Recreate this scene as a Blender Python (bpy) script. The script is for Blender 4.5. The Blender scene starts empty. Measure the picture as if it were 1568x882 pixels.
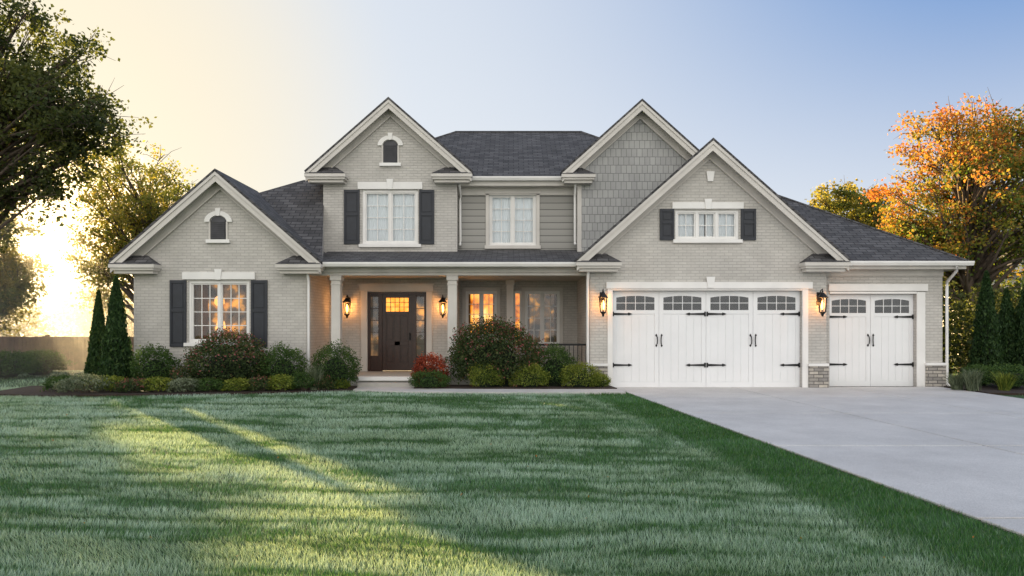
import bpy, math, random
import numpy as np
from mathutils import Vector
random.seed(7); rng=np.random.default_rng(7)
S=bpy.context.scene
S.view_settings.view_transform='Standard'; S.view_settings.look='None'; S.view_settings.exposure=0
F=1045.0; EYE=1.6
def gx(px,d): return (px-784)*d/F
def gz(py,d): return EYE+(500-py)*d/F
# ---------------------------------------------------------------- camera
cam=bpy.data.cameras.new('camera'); co=bpy.data.objects.new('camera',cam); S.collection.objects.link(co)
co.location=(0,0,EYE); co.rotation_euler=(math.radians(90),0,0); cam.lens=24; cam.sensor_width=36
cam.shift_y=(500-441)/1568; cam.clip_end=3000; S.camera=co
# ---------------------------------------------------------------- materials
def newmat(name):
    m=bpy.data.materials.new(name); m.use_nodes=True; nt=m.node_tree
    return m,nt,nt.nodes['Principled BSDF'],nt.nodes['Material Output']
def N(nt,t,**k):
    n=nt.nodes.new(t)
    for a,b in k.items(): setattr(n,a,b)
    return n
def L(nt,a,b): nt.links.new(a,b)
def c4(c): return (c[0],c[1],c[2],1)
def ramp(nt,stops):
    r=nt.nodes.new('ShaderNodeValToRGB'); e=r.color_ramp.elements
    while len(e)<len(stops): e.new(.5)
    for i,(p,c) in enumerate(stops): e[i].position=p; e[i].color=c4(c)
    return r
def mixc(nt,fac,a,b,mode='MIX'):
    m=nt.nodes.new('ShaderNodeMix'); m.data_type='RGBA'; m.blend_type=mode
    for s,v in ((m.inputs[0],fac),(m.inputs[6],a),(m.inputs[7],b)):
        if hasattr(v,'is_output'): nt.links.new(v,s)
        elif isinstance(v,(int,float)): s.default_value=v
        else: s.default_value=c4(v)
    return m.outputs[2]
def simple(name,col,rough=.6,var=.12,scale=3,metal=0,bump=0.0,bscale=60):
    m,nt,p,o=newmat(name)
    tc=N(nt,'ShaderNodeTexCoord')
    n=N(nt,'ShaderNodeTexNoise'); n.inputs['Scale'].default_value=scale; n.inputs['Detail'].default_value=6
    L(nt,tc.outputs['Object'],n.inputs['Vector'])
    a=[c*(1-var) for c in col]; b=[min(1,c*(1+var)) for c in col]
    r=ramp(nt,[(.3,a),(.7,b)]); L(nt,n.outputs[0],r.inputs[0]); L(nt,r.outputs[0],p.inputs['Base Color'])
    p.inputs['Roughness'].default_value=rough; p.inputs['Metallic'].default_value=metal
    if bump:
        n2=N(nt,'ShaderNodeTexNoise'); n2.inputs['Scale'].default_value=bscale; L(nt,tc.outputs['Object'],n2.inputs['Vector'])
        bp=N(nt,'ShaderNodeBump'); bp.inputs['Strength'].default_value=bump; bp.inputs['Distance'].default_value=.01
        L(nt,n2.outputs[0],bp.inputs['Height']); L(nt,bp.outputs[0],p.inputs['Normal'])
    return m
def bricky(name,c1,c2,mort,bw,rh,ms,rough,bdist,bstr=.8,noisevar=.25,nscale=1.2,bias=0,smooth=.1,off=.5):
    m,nt,p,o=newmat(name)
    uv=N(nt,'ShaderNodeUVMap')
    wn=N(nt,'ShaderNodeTexNoise'); wn.inputs['Scale'].default_value=9; L(nt,uv.outputs[0],wn.inputs['Vector'])
    wm=N(nt,'ShaderNodeVectorMath',operation='MULTIPLY_ADD'); L(nt,wn.outputs['Color'],wm.inputs[0]); wm.inputs[1].default_value=(.012,.008,0); L(nt,uv.outputs[0],wm.inputs[2])
    b=N(nt,'ShaderNodeTexBrick'); L(nt,wm.outputs[0],b.inputs['Vector'])
    b.inputs['Scale'].default_value=1; b.inputs['Brick Width'].default_value=bw; b.inputs['Row Height'].default_value=rh
    b.inputs['Mortar Size'].default_value=ms; b.inputs['Mortar Smooth'].default_value=smooth; b.inputs['Bias'].default_value=bias; b.offset=off
    b.inputs['Color1'].default_value=c4(c1); b.inputs['Color2'].default_value=c4(c2); b.inputs['Mortar'].default_value=c4(mort)
    n=N(nt,'ShaderNodeTexNoise'); n.inputs['Scale'].default_value=nscale; n.inputs['Detail'].default_value=8; n.inputs['Roughness'].default_value=.65
    L(nt,uv.outputs[0],n.inputs['Vector'])
    r=ramp(nt,[(.3,[1-noisevar]*3),(.7,[1+noisevar*.3]*3)]); L(nt,n.outputs[0],r.inputs[0])
    col=mixc(nt,1.0,b.outputs['Color'],r.outputs[0],'MULTIPLY'); L(nt,col,p.inputs['Base Color'])
    p.inputs['Roughness'].default_value=rough
    n3=N(nt,'ShaderNodeTexNoise'); n3.inputs['Scale'].default_value=45; L(nt,uv.outputs[0],n3.inputs['Vector'])
    ad=N(nt,'ShaderNodeMath',operation='MULTIPLY_ADD'); L(nt,b.outputs['Fac'],ad.inputs[0]); ad.inputs[1].default_value=-1; L(nt,n3.outputs[0],ad.inputs[2])
    bp=N(nt,'ShaderNodeBump'); bp.inputs['Strength'].default_value=bstr; bp.inputs['Distance'].default_value=bdist
    L(nt,ad.outputs[0],bp.inputs['Height']); L(nt,bp.outputs[0],p.inputs['Normal'])
    return m
M={}
M['brick']=bricky('painted_brick',(.565,.54,.50),(.505,.48,.445),(.43,.41,.38),.215,.075,.008,.75,.008,noisevar=.16)
M['shingle']=bricky('asphalt_shingles',(.125,.120,.122),(.065,.062,.064),(.030,.029,.031),.30,.14,.012,.9,.02,noisevar=.4,nscale=2.5)
M['shake']=bricky('shake_siding',(.40,.40,.39),(.34,.34,.335),(.19,.19,.19),.15,.235,.007,.8,.006,noisevar=.12)
M['stone']=bricky('ledge_stone',(.62,.56,.48),(.30,.28,.26),(.16,.15,.14),.24,.085,.010,.85,.03,noisevar=.3,nscale=5)
def lap():
    m,nt,p,o=newmat('lap_siding'); uv=N(nt,'ShaderNodeUVMap'); sp=N(nt,'ShaderNodeSeparateXYZ'); L(nt,uv.outputs[0],sp.inputs[0])
    d=N(nt,'ShaderNodeMath',operation='DIVIDE'); L(nt,sp.outputs[1],d.inputs[0]); d.inputs[1].default_value=.19
    f=N(nt,'ShaderNodeMath',operation='FRACT'); L(nt,d.outputs[0],f.inputs[0])
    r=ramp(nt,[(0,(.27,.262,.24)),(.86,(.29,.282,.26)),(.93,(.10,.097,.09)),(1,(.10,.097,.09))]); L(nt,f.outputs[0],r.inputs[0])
    L(nt,r.outputs[0],p.inputs['Base Color']); p.inputs['Roughness'].default_value=.6
    bp=N(nt,'ShaderNodeBump',invert=True); bp.inputs['Distance'].default_value=.02; L(nt,f.outputs[0],bp.inputs['Height']); L(nt,bp.outputs[0],p.inputs['Normal'])
    return m
M['lap']=lap()
M['trim']=simple('painted_trim',(.56,.53,.49),.5,.09,2)
M['white']=simple('white_paint',(.76,.745,.72),.45,.06,2)
M['door_w']=simple('garage_door_paint',(.76,.765,.77),.4,.04,1.2)
M['shutter']=simple('shutter_paint',(.016,.019,.027),.5,.2,6)
M['darkwood']=simple('dark_wood',(.036,.016,.011),.35,.3,14)
M['black']=simple('black_iron',(.012,.012,.013),.45,.2,8,metal=.4)
M['louver']=simple('vent_louver',(.05,.05,.055),.6,.2,6)
M['ceiling']=simple('porch_ceiling_paint',(.5,.46,.4),.6,.06,2)
M['porch']=simple('porch_concrete',(.40,.38,.34),.8,.12,4,bump=.3)
M['curtain']=simple('sheer_curtain',(.86,.89,.92),.8,.03,1)
M['drape']=simple('beige_drape',(.20,.12,.06),.9,.2,4)
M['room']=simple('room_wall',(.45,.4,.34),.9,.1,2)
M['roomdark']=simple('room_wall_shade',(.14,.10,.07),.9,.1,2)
M['bark']=simple('tree_bark',(.075,.055,.04),.95,.35,8,bump=.8,bscale=25)
M['mulch']=simple('bark_mulch',(.035,.022,.015),1,.5,30,bump=1,bscale=40)
M['fence']=simple('fence_wood',(.13,.075,.045),.85,.3,5,bump=.3)
def glass(name,base,k):
    m,nt,p,o=newmat(name); nt.nodes.remove(p)
    t=N(nt,'ShaderNodeBsdfTransparent'); t.inputs[0].default_value=(.94,.96,.96,1)
    g=N(nt,'ShaderNodeBsdfGlossy'); g.inputs['Roughness'].default_value=.02; g.inputs['Color'].default_value=(.95,.97,1,1)
    fr=N(nt,'ShaderNodeFresnel'); fr.inputs[0].default_value=1.5
    a=N(nt,'ShaderNodeMath',operation='MULTIPLY_ADD'); L(nt,fr.outputs[0],a.inputs[0]); a.inputs[1].default_value=k; a.inputs[2].default_value=base
    tc=N(nt,'ShaderNodeTexCoord'); n=N(nt,'ShaderNodeTexNoise'); n.inputs['Scale'].default_value=1.5; L(nt,tc.outputs['Object'],n.inputs[0])
    bp=N(nt,'ShaderNodeBump'); bp.inputs['Distance'].default_value=.01; bp.inputs['Strength'].default_value=.3; L(nt,n.outputs[0],bp.inputs['Height']); L(nt,bp.outputs[0],g.inputs['Normal'])
    mx=N(nt,'ShaderNodeMixShader'); L(nt,a.outputs[0],mx.inputs[0]); L(nt,t.outputs[0],mx.inputs[1]); L(nt,g.outputs[0],mx.inputs[2]); L(nt,mx.outputs[0],o.inputs[0])
    return m
M['glass']=glass('window_glass',.01,1.0)
def emis(name,stops,strength,scale=3):
    m,nt,p,o=newmat(name); tc=N(nt,'ShaderNodeTexCoord'); n=N(nt,'ShaderNodeTexNoise'); n.inputs['Scale'].default_value=scale; n.inputs['Detail'].default_value=3
    L(nt,tc.outputs['Object'],n.inputs[0]); r=ramp(nt,stops); L(nt,n.outputs[0],r.inputs[0])
    L(nt,r.outputs[0],p.inputs['Base Color']); L(nt,r.outputs[0],p.inputs['Emission Color']); p.inputs['Emission Strength'].default_value=strength
    return m
M['lit']=emis('lit_room_wall',[(.33,(.28,.06,.004)),(.47,(.85,.24,.015)),(.60,(1,.42,.05)),(.72,(1,.70,.25))],1.5,2.6)
M['dimlit']=emis('dim_room_wall',[(.40,(.03,.027,.025)),(.52,(.14,.08,.04)),(.66,(.95,.40,.06))],.9,2.2)
M['bulb']=emis('lantern_bulb',[(.3,(1,.42,.10)),(.7,(1,.52,.16))],7,2)
M['lampshade']=emis('lamp_shade',[(.3,(1,.42,.08)),(.7,(1,.52,.15))],1.7,2)
M['doorlight']=emis('door_transom_glow',[(.35,(.9,.28,.02)),(.65,(1,.45,.08))],1.4,6)
# ---------------------------------------------------------------- mesh builder
def link(ob,parent=None):
    S.collection.objects.link(ob)
    if parent: ob.parent=parent
    return ob
def empty(name,loc=(0,0,0)):
    e=bpy.data.objects.new(name,None); e.location=loc; S.collection.objects.link(e); return e
def autouv(me):
    uvl=me.uv_layers.new(name='UVMap')
    for p in me.polygons:
        n=p.normal
        if abs(n.z)>.985: h=Vector((1,0,0)); v=Vector((0,1,0))
        else:
            h=Vector((-n.y,n.x,0)).normalized(); v=n.cross(h)
            if v.z<0: v=-v
        for li in p.loop_indices:
            c=me.vertices[me.loops[li].vertex_index].co
            uvl.data[li].uv=(c.dot(h)+10,c.dot(v)+10)
class B:
    def __init__(s,name,mat): s.n=name; s.m=mat; s.v=[]; s.f=[]
    def poly(s,pts):
        i=len(s.v); s.v+= [tuple(p) for p in pts]; s.f.append(tuple(range(i,i+len(pts)))); return s
    def hull8(s,a,b):
        i=len(s.v); s.v+= [tuple(p) for p in a]+[tuple(p) for p in b]; n=len(a)
        s.f.append(tuple(range(i+n-1,i-1,-1))); s.f.append(tuple(range(i+n,i+2*n)))
        for k in range(n): j=(k+1)%n; s.f.append((i+k,i+j,i+n+j,i+n+k))
        return s
    def box(s,x0,x1,y0,y1,z0,z1):
        return s.hull8([(x0,y0,z0),(x1,y0,z0),(x1,y1,z0),(x0,y1,z0)],[(x0,y0,z1),(x1,y0,z1),(x1,y1,z1),(x0,y1,z1)])
    def xz(s,pts,y0,y1):
        return s.hull8([(x,y1,z) for x,z in pts],[(x,y0,z) for x,z in pts])
    def tube(s,path,rad,n=8):
        P=[Vector(p) for p in path]; i0=len(s.v)
        for k,p in enumerate(P):
            t=(P[min(k+1,len(P)-1)]-P[max(k-1,0)]).normalized()
            a=t.orthogonal().normalized() if abs(t.z)>.9 else t.cross(Vector((0,0,1))).normalized()
            b=t.cross(a); r=rad[k] if isinstance(rad,(list,tuple)) else rad
            for q in range(n):
                an=2*math.pi*q/n; s.v.append(tuple(p+a*math.cos(an)*r+b*math.sin(an)*r))
        for k in range(len(P)-1):
            for q in range(n):
                j=(q+1)%n; s.f.append((i0+k*n+q,i0+k*n+j,i0+(k+1)*n+j,i0+(k+1)*n+q))
        s.f.append(tuple(i0+q for q in range(n))[::-1]); e=i0+(len(P)-1)*n; s.f.append(tuple(e+q for q in range(n)))
        return s
    def lathe(s,c,prof,n=10):
        i0=len(s.v)
        for r,z in prof:
            for q in range(n): an=2*math.pi*(q+.5)/n; s.v.append((c[0]+math.cos(an)*r,c[1]+math.sin(an)*r,c[2]+z))
        for k in range(len(prof)-1):
            for q in range(n):
                j=(q+1)%n; s.f.append((i0+k*n+q,i0+k*n+j,i0+(k+1)*n+j,i0+(k+1)*n+q))
        s.f.append(tuple(i0+q for q in range(n))[::-1]); e=i0+(len(prof)-1)*n; s.f.append(tuple(e+q for q in range(n)))
        return s
    def done(s,parent=None,bevel=0,smooth=False):
        me=bpy.data.meshes.new(s.n); me.from_pydata(s.v,[],s.f); me.update(); autouv(me)
        me.materials.append(M[s.m] if isinstance(s.m,str) else s.m)
        if smooth:
            for p in me.polygons: p.use_smooth=True
        ob=bpy.data.objects.new(s.n,me); link(ob,parent)
        if bevel:
            b=ob.modifiers.new('bevel','BEVEL'); b.width=bevel; b.segments=1; b.limit_method='ANGLE'
        return ob
# =================================================================== HOUSE
H=empty('suburban_house')
def wall(name,mat,x0,x1,zb,y,top,brk=(),holes=(),depth=.12):
    b=B(name,mat); xs=sorted(set([x0,x1]+list(brk)+[h[0] for h in holes]+[h[1] for h in holes]))
    for a,c in zip(xs[:-1],xs[1:]):
        m=(a+c)/2; hs=sorted([h for h in holes if h[0]<m<h[1]],key=lambda h:h[2]); z=zb
        for h in hs:
            if h[2]>z+1e-4: b.poly([(a,y,z),(c,y,z),(c,y,h[2]),(a,y,h[2])])
            z=h[3]
        b.poly([(a,y,z),(c,y,z),(c,y,top(c)),(a,y,top(a))])
    for (a,c,z0,z1) in holes:
        Y=y+depth
        b.poly([(a,y,z0),(a,y,z1),(a,Y,z1),(a,Y,z0)]); b.poly([(c,y,z0),(c,Y,z0),(c,Y,z1),(c,y,z1)])
        b.poly([(a,y,z1),(c,y,z1),(c,Y,z1),(a,Y,z1)]); b.poly([(a,y,z0),(a,Y,z0),(c,Y,z0),(c,y,z0)])
    return b.done(H)
def gabletop(cx,zp,s,off=.16): return lambda x: zp-s*abs(x-cx)-off
def window(x0,x1,z0,z1,y,lights=2,mun=(2,4),kind='curtain',fw=.06,frame='white'):
    f=B('window_frame',frame); m=B('window_muntins',frame); g=B('window_glass','glass')
    ya,yb=y+.03,y+.12
    f.box(x0,x1,ya,yb,z1-fw,z1); f.box(x0,x1,ya,yb,z0,z0+fw)
    f.box(x0,x0+fw,ya,yb,z0+fw,z1-fw); f.box(x1-fw,x1,ya,yb,z0+fw,z1-fw)
    a0,a1=x0+fw,x1-fw; w=(a1-a0)/lights; c0,c1=z0+fw,z1-fw
    for i in range(lights):
        s0=a0+i*w; s1=s0+w; 
        if i>0: f.box(s0-.03,s0+.03,ya+.003,yb,c0,c1)
        e=.035; t0=s0+(.03 if i>0 else 0); t1=s1-(.03 if i<lights-1 else 0)
        f.box(t0,t0+e,ya+.03,yb-.003,c0,c1); f.box(t1-e,t1,ya+.03,yb-.003,c0,c1)
        f.box(t0+e,t1-e,ya+.03,yb-.003,c1-e,c1); f.box(t0+e,t1-e,ya+.03,yb-.003,c0,c0+e)
        u0,u1,v0,v1=t0+e,t1-e,c0+e,c1-e
        for k in range(1,mun[0]):
            xx=u0+(u1-u0)*k/mun[0]; m.box(xx-.010,xx+.010,yb-.035,yb-.012,v0,v1)
        for k in range(1,mun[1]):
            zz=v0+(v1-v0)*k/mun[1]; m.box(u0,u1,yb-.033,yb-.014,zz-.010,zz+.010)
        g.poly([(u0,yb-.01,v0),(u1,yb-.01,v0),(u1,yb-.01,v1),(u0,yb-.01,v1)])
    f.done(H); m.done(H); g.done(H)
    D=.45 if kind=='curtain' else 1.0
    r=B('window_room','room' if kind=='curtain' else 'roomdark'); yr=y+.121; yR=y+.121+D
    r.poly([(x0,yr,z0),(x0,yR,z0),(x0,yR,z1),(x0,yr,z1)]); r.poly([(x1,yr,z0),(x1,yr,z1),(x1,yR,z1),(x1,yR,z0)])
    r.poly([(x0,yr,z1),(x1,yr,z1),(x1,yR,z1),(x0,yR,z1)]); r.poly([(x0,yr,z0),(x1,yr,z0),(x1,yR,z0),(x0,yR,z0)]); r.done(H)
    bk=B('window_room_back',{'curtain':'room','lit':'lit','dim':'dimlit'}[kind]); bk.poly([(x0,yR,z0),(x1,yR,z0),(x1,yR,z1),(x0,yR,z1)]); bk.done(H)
    def cur(a,b_,mat,yy,amp=.015,fold=.09):
        c=B('window_curtain',mat); n=max(8,int((b_-a)/.015)); pts=[]
        for k in range(n+1):
            x=a+(b_-a)*k/n; pts.append((x,yy+amp*math.sin(2*math.pi*x/fold+1.3*math.sin(x*7))))
        for p,q in zip(pts[:-1],pts[1:]): c.poly([(p[0],p[1],z0),(q[0],q[1],z0),(q[0],q[1],z1),(p[0],p[1],z1)])
        c.done(H,smooth=False)
    if kind=='curtain':
        mid=(x0+x1)/2; cur(x0,mid-.025,'curtain',y+.17,.008,.11); cur(mid+.025,x1,'curtain',y+.17,.008,.11)
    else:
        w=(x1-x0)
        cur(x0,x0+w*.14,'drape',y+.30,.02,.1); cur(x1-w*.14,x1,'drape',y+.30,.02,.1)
def keystone(b,x,z0,z1,y0,y1,w=.11):
    b.xz([(x-w*.75,z0),(x+w*.75,z0),(x+w*1.15,z1),(x-w*1.15,z1)],y0,y1)
def shutter(x0,x1,z0,z1,y):
    b=B('shutter','shutter'); a,c=y-.045,y-.003; e=.055
    b.box(x0,x0+e,a,c,z0,z1); b.box(x1-e,x1,a,c,z0,z1)
    h=z1-z0
    b.box(x0+e,x1-e,a+.002,c,z0,z0+.08); b.box(x0+e,x1-e,a+.002,c,z0+h*.52,z0+h*.52+.08); b.box(x0+e,x1-e,a+.002,c,z1-.08,z1)
    b.box(x0+e,x1-e,a+.022,c-.001,z0+.08,z1-.08)
    for (p,q) in ((z0+.08,z0+h*.52),(z0+h*.52+.08,z1-.08)):
        b.box(x0+e+.03,x1-e-.03,a+.010,a+.022,p+.035,q-.035)
    b.done(H,bevel=.004)
def vent(x0,x1,z0,z1,y):
    cx=(x0+x1)/2; r=(x1-x0)/2
    arc=[(cx+r*math.cos(t),z1-r*.75+r*.75*math.sin(t)) for t in np.linspace(0,math.pi,13)]
    B('attic_vent','louver').xz([(x0,z0),(x1,z0)]+arc,y-.02,y-.002).done(H)
    s=B('attic_vent_slats','louver'); n=9
    for i in range(n):
        z=z0+.05+(z1-z0-.2)*i/(n-1); s.hull8([(x0+.03,y-.02,z),(x1-.03,y-.02,z),(x1-.03,y-.022,z+.05),(x0+.03,y-.022,z+.05)],[(x0+.03,y-.05,z-.02),(x1-.03,y-.05,z-.02),(x1-.03,y-.045,z-.01),(x0+.03,y-.045,z-.01)])
    s.done(H)
    t=B('attic_vent_trim','white'); R=r+.11
    for a,b_ in zip(np.linspace(0,math.pi,13)[:-1],np.linspace(0,math.pi,13)[1:]):
        zc=z1-r*.75
        t.xz([(cx+(r+.02)*math.cos(a),zc+(r*.75+.02)*math.sin(a)),(cx+R*1.15*math.cos(a),zc+(r*.75+.13)*math.sin(a)),(cx+R*1.15*math.cos(b_),zc+(r*.75+.13)*math.sin(b_)),(cx+(r+.02)*math.cos(b_),zc+(r*.75+.02)*math.sin(b_))],y-.05,y-.001)
    keystone(t,cx,z1,z1+.2,y-.07,y-.052,.06)
    t.box(x0-.1,x1+.1,y-.08,y-.001,z0-.09,z0-.002); t.done(H)
    k=B('attic_vent_frame','trim'); k.box(x0-.04,x0,y-.035,y-.001,z0,z1-r*.75); k.box(x1,x1+.04,y-.035,y-.001,z0,z1-r*.75); k.done(H)
def gable(cx,zp,s,hw,yf,yb,yw,ret=1.15,tips=(1,1)):
    r=B('gable_roof','shingle'); t=.07
    for sg in (-1,1):
        xt=cx+sg*hw; zt=zp-s*hw
        r.hull8([(cx,yf-.03,zp),(xt,yf-.03,zt),(xt,yb,zt),(cx,yb,zp)],[(cx,yf-.03,zp+t),(xt+sg*.03,yf-.03,zt+t-.02),(xt+sg*.03,yb,zt+t-.02),(cx,yb,zp+t)])
    r.done(H)
    a=B('rake_board','trim'); 
    def band(o0,o1,y0,y1,h=hw):
        for sg in (-1,1):
            xt=cx+sg*h; zt=zp-s*h
            a.xz([(cx,zp-o0),(xt,zt-o0),(xt,zt-o1),(cx,zp-o1)],y0,y1)
    band(.002,.09,yf-.025,yf+.03); band(.09,.25,yf,yf+.03,hw); band(.10,.13,yf+.03,yw-.002,hw)
    band(.131,.36,yw-.05,yw-.001,hw-.32); band(.36,.40,yw-.075,yw-.001,hw-.34)
    a.done(H)
    e=B('eave_return','trim'); q=B('eave_return_roof','shingle')
    for sg,on in ((-1,tips[0]),(1,tips[1])):
        if not on: continue
        xt=cx+sg*(hw+.02); zt=zp-s*hw-.02; x2=xt-sg*ret
        X0,X1=min(xt,x2),max(xt,x2)
        e.box(X0,X1,yf-.05,yw,zt-.10,zt-.01)
        e.box(X0+.03,X1-.03,yf-.01,yw,zt-.16,zt-.10)
        e.box(X0+.08,X1-.08,yf+.06,yw,zt-.24,zt-.16)
        q.hull8([(X0,yf-.06,zt-.008),(X1,yf-.06,zt-.008),(X1,yw,zt-.008),(X0,yw,zt-.008)],[(X0+.35,yw-.05,zt+.24),(X1-.35,yw-.05,zt+.24),(X1-.35,yw-.002,zt+.24),(X0+.35,yw-.002,zt+.24)])
    e.done(H); q.done(H)
def lintel(x0,x1,z0,z1,y,cx=None,kz=.08):
    b=B('window_lintel','white'); b.box(x0,x1,y-.045,y-.002,z0,z1); 
    cx=(x0+x1)/2 if cx is None else cx; keystone(b,cx,z0-.01,z1+kz,y-.07,y-.046,.085); b.done(H,bevel=.004)
def sill(x0,x1,z,y,h=.09):
    B('window_sill','white').box(x0,x1,y-.07,y+.028,z-h,z).done(H,bevel=.006)
# --- left wing
W=17.6
LX0,LX1=gx(205,W),gx(470,W)
wx0,wx1,wz0,wz1=gx(289,W),gx(382,W),gz(525,W),gz(430,W)
LC,LZ,LS,LH=-7.50,5.52,.87,2.66
wall('left_wing_wall','brick',LX0,LX1,0,W,gabletop(LC,LZ,LS),(LC,),[(wx0,wx1,wz0,wz1)])
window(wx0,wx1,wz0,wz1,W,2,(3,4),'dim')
lintel(gx(280,W),gx(391,W),gz(428,W),gz(417,W),W); sill(gx(283,W),gx(389,W),wz0,W)
shutter(gx(261,W),gx(286,W),gz(531,W),gz(429,W),W); shutter(gx(385,W),gx(410,W),gz(531,W),gz(429,W),W)
vent(gx(323,W),gx(347,W),gz(367,W),gz(331,W),W)
gable(LC,LZ,LS,LH,17.25,20.1,W)
B('left_wing_side_wall','brick').poly([(LX1,W,0),(LX1,19.8,0),(LX1,19.8,3.6),(LX1,W,3.6)]).poly([(LX0,W,0),(LX0,W,3.4),(LX0,26,3.4),(LX0,26,0)]).done(H)
wc=B('window_table_lamp','lampshade'); wc.lathe((gx(318,W),W+.8,1.50),[(.15,0),(.09,.24)],12); wc.lathe((gx(312,W),W+.95,2.15),[(.06,0),(.13,.08),(.12,.22),(.03,.3)],10); wc.done(H)
y0=17.62; pl=lambda Y:3.3+.938*(Y-y0)
lh=B('left_hip_roof','shingle')
lh.poly([(-9.8,y0,3.3),(-4.9,y0,3.3),(-5.38,19.5,pl(19.5)),(-5.38,20.5,pl(20.5)),(-6.26,20.5,pl(20.5)),(-7.6,19.9,pl(19.9))])
lh.poly([(-9.8,y0,3.3),(-7.6,19.9,pl(19.9)),(-9.8,26,3.3)]); lh.poly([(-7.6,19.9,pl(19.9)),(-6.26,20.5,pl(20.5)),(-6.26,23,pl(20.5)),(-9.8,26,3.3)])
lh.poly([(-6.26,20.5,pl(20.5)),(-5.38,20.5,pl(20.5)),(-5.38,23,pl(20.5)),(-6.26,23,pl(20.5))]); lh.poly([(-6.26,23,pl(20.5)),(-5.38,23,pl(20.5)),(-5.38,26,3.3),(-9.8,26,3.3)])
lh.done(H)
B('roof_cheek_wall','brick').poly([(-4.9,y0,3.0),(-5.38,19.5,3.0),(-5.38,19.5,pl(19.5)),(-4.9,y0,3.3)]).done(H)
# --- porch
PY=19.8; RY=21.0; GX0=gx(903,W)
PX=gx(700,PY)
dx0,dx1,dz1=gx(563,PY),gx(653,PY),gz(447,PY)
wall('porch_back_wall','brick',LX1,PX,.3,PY,lambda x:3.0,(),[(dx0,dx1,.3,dz1)],.15)
wa=(gx(713,RY),gx(761,RY),gz(516,RY),gz(446,RY)); wn_=(gx(786,RY),gx(799,RY),gz(528,RY),gz(446,RY)); wb=(gx(804,RY),gx(857,RY),gz(528,RY),gz(446,RY))
wall('porch_recess_wall','brick',PX,GX0,.3,RY,lambda x:3.0,(),[wa,wn_,wb])
B('porch_return_wall','brick').poly([(PX,PY,.3),(PX,RY,.3),(PX,RY,3),(PX,PY,3)]).poly([(GX0,W,0),(GX0,RY,0),(GX0,RY,3.4),(GX0,W,3.4)]).done(H)
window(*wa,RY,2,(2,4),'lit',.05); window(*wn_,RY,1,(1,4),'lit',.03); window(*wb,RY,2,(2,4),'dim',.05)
t=B('porch_window_casing','trim')
for w in (wa,wb):
    t.box(w[0]-.10,w[0]-.001,RY-.03,RY-.002,w[2]-.1,w[3]+.12); t.box(w[1]+.001,w[1]+.10,RY-.03,RY-.002,w[2]-.1,w[3]+.12); t.box(w[0],w[1],RY-.03,RY-.002,w[3]+.001,w[3]+.12); t.box(w[0],w[1],RY-.04,RY-.002,w[2]-.1,w[2]-.001)
t.done(H)
B('porch_floor','porch').box(LX1,GX0,17.75,RY,.0,.3).done(H,bevel=.01)
B('porch_floor_nosing','white').box(gx(548,17.6),gx(640,17.6),17.66,17.749,.2,.303).done(H)
st=B('porch_steps','porch'); st.box(gx(548,17.4),gx(640,17.4),17.32,17.66,0,.16); st.done(H,bevel=.012)
B('porch_ceiling','ceiling').box(LX1,GX0,17.8,RY,3.0,3.03).done(H)
bm=B('porch_beam','trim'); bm.box(LX1+.002,GX0-.002,17.78,18.02,2.93,2.999); bm.box(LX1+.002,GX0-.002,17.75,18.05,3.001,3.14); bm.box(LX1-.1,GX0-.002,17.60,17.749,3.10,3.22); bm.done(H,bevel=.008)
pr=B('porch_roof','shingle'); pz=lambda Y:3.25+.246*(Y-17.5)
pr.poly([(-5.25,17.48,pz(17.48)),(2.3,17.48,pz(17.48)),(2.3,19.85,pz(19.85)),(-5.25,19.85,pz(19.85))]); pr.poly([(-5.25,17.48,3.22),(2.3,17.48,3.22),(2.3,17.48,pz(17.48)),(-5.25,17.48,pz(17.48))]); pr.done(H)
def gutter(x0,x1,yf,z,name='gutter'):
    b=B(name,'white'); b.hull8([(x0,yf+.03,z-.11),(x0,yf+.13,z-.11),(x0,yf+.13,z),(x0,yf,z),(x0,yf,z-.04)],[(x1,yf+.03,z-.11),(x1,yf+.13,z-.11),(x1,yf+.13,z),(x1,yf,z),(x1,yf,z-.04)]); b.done(H)
gutter(-4.82,GX0-.3,17.35,3.24)
for px in (515.5,693):
    x=gx(px,17.87); c=B('porch_column','trim'); c.box(x-.12,x+.12,17.77,18.01,.301,2.93); c.done(H,bevel=.008)
    c=B('porch_column_trim','trim'); c.box(x-.16,x+.16,17.73,18.05,.301,.46); c.box(x-.15,x+.15,17.74,18.04,2.80,2.929); c.box(x-.135,x+.135,17.755,18.025,2.68,2.72); c.done(H,bevel=.008)
x=gx(781,20.4); c=B('porch_column','trim'); c.box(x-.1,x+.1,20.3,20.5,.301,2.999); c.box(x-.13,x+.13,20.27,20.53,2.85,2.998); c.done(H)
r=B('porch_railing','black'); xa,xb=gx(700,17.9)+.02,GX0-.02
r.box(xa,xb,17.87,17.93,1.10,1.15); r.box(xa,xb,17.88,17.92,.40,.43)
x=xa+.06
while x<xb: r.box(x-.009,x+.009,17.891,17.909,.43,1.10); x+=.11
r.done(H)
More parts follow.
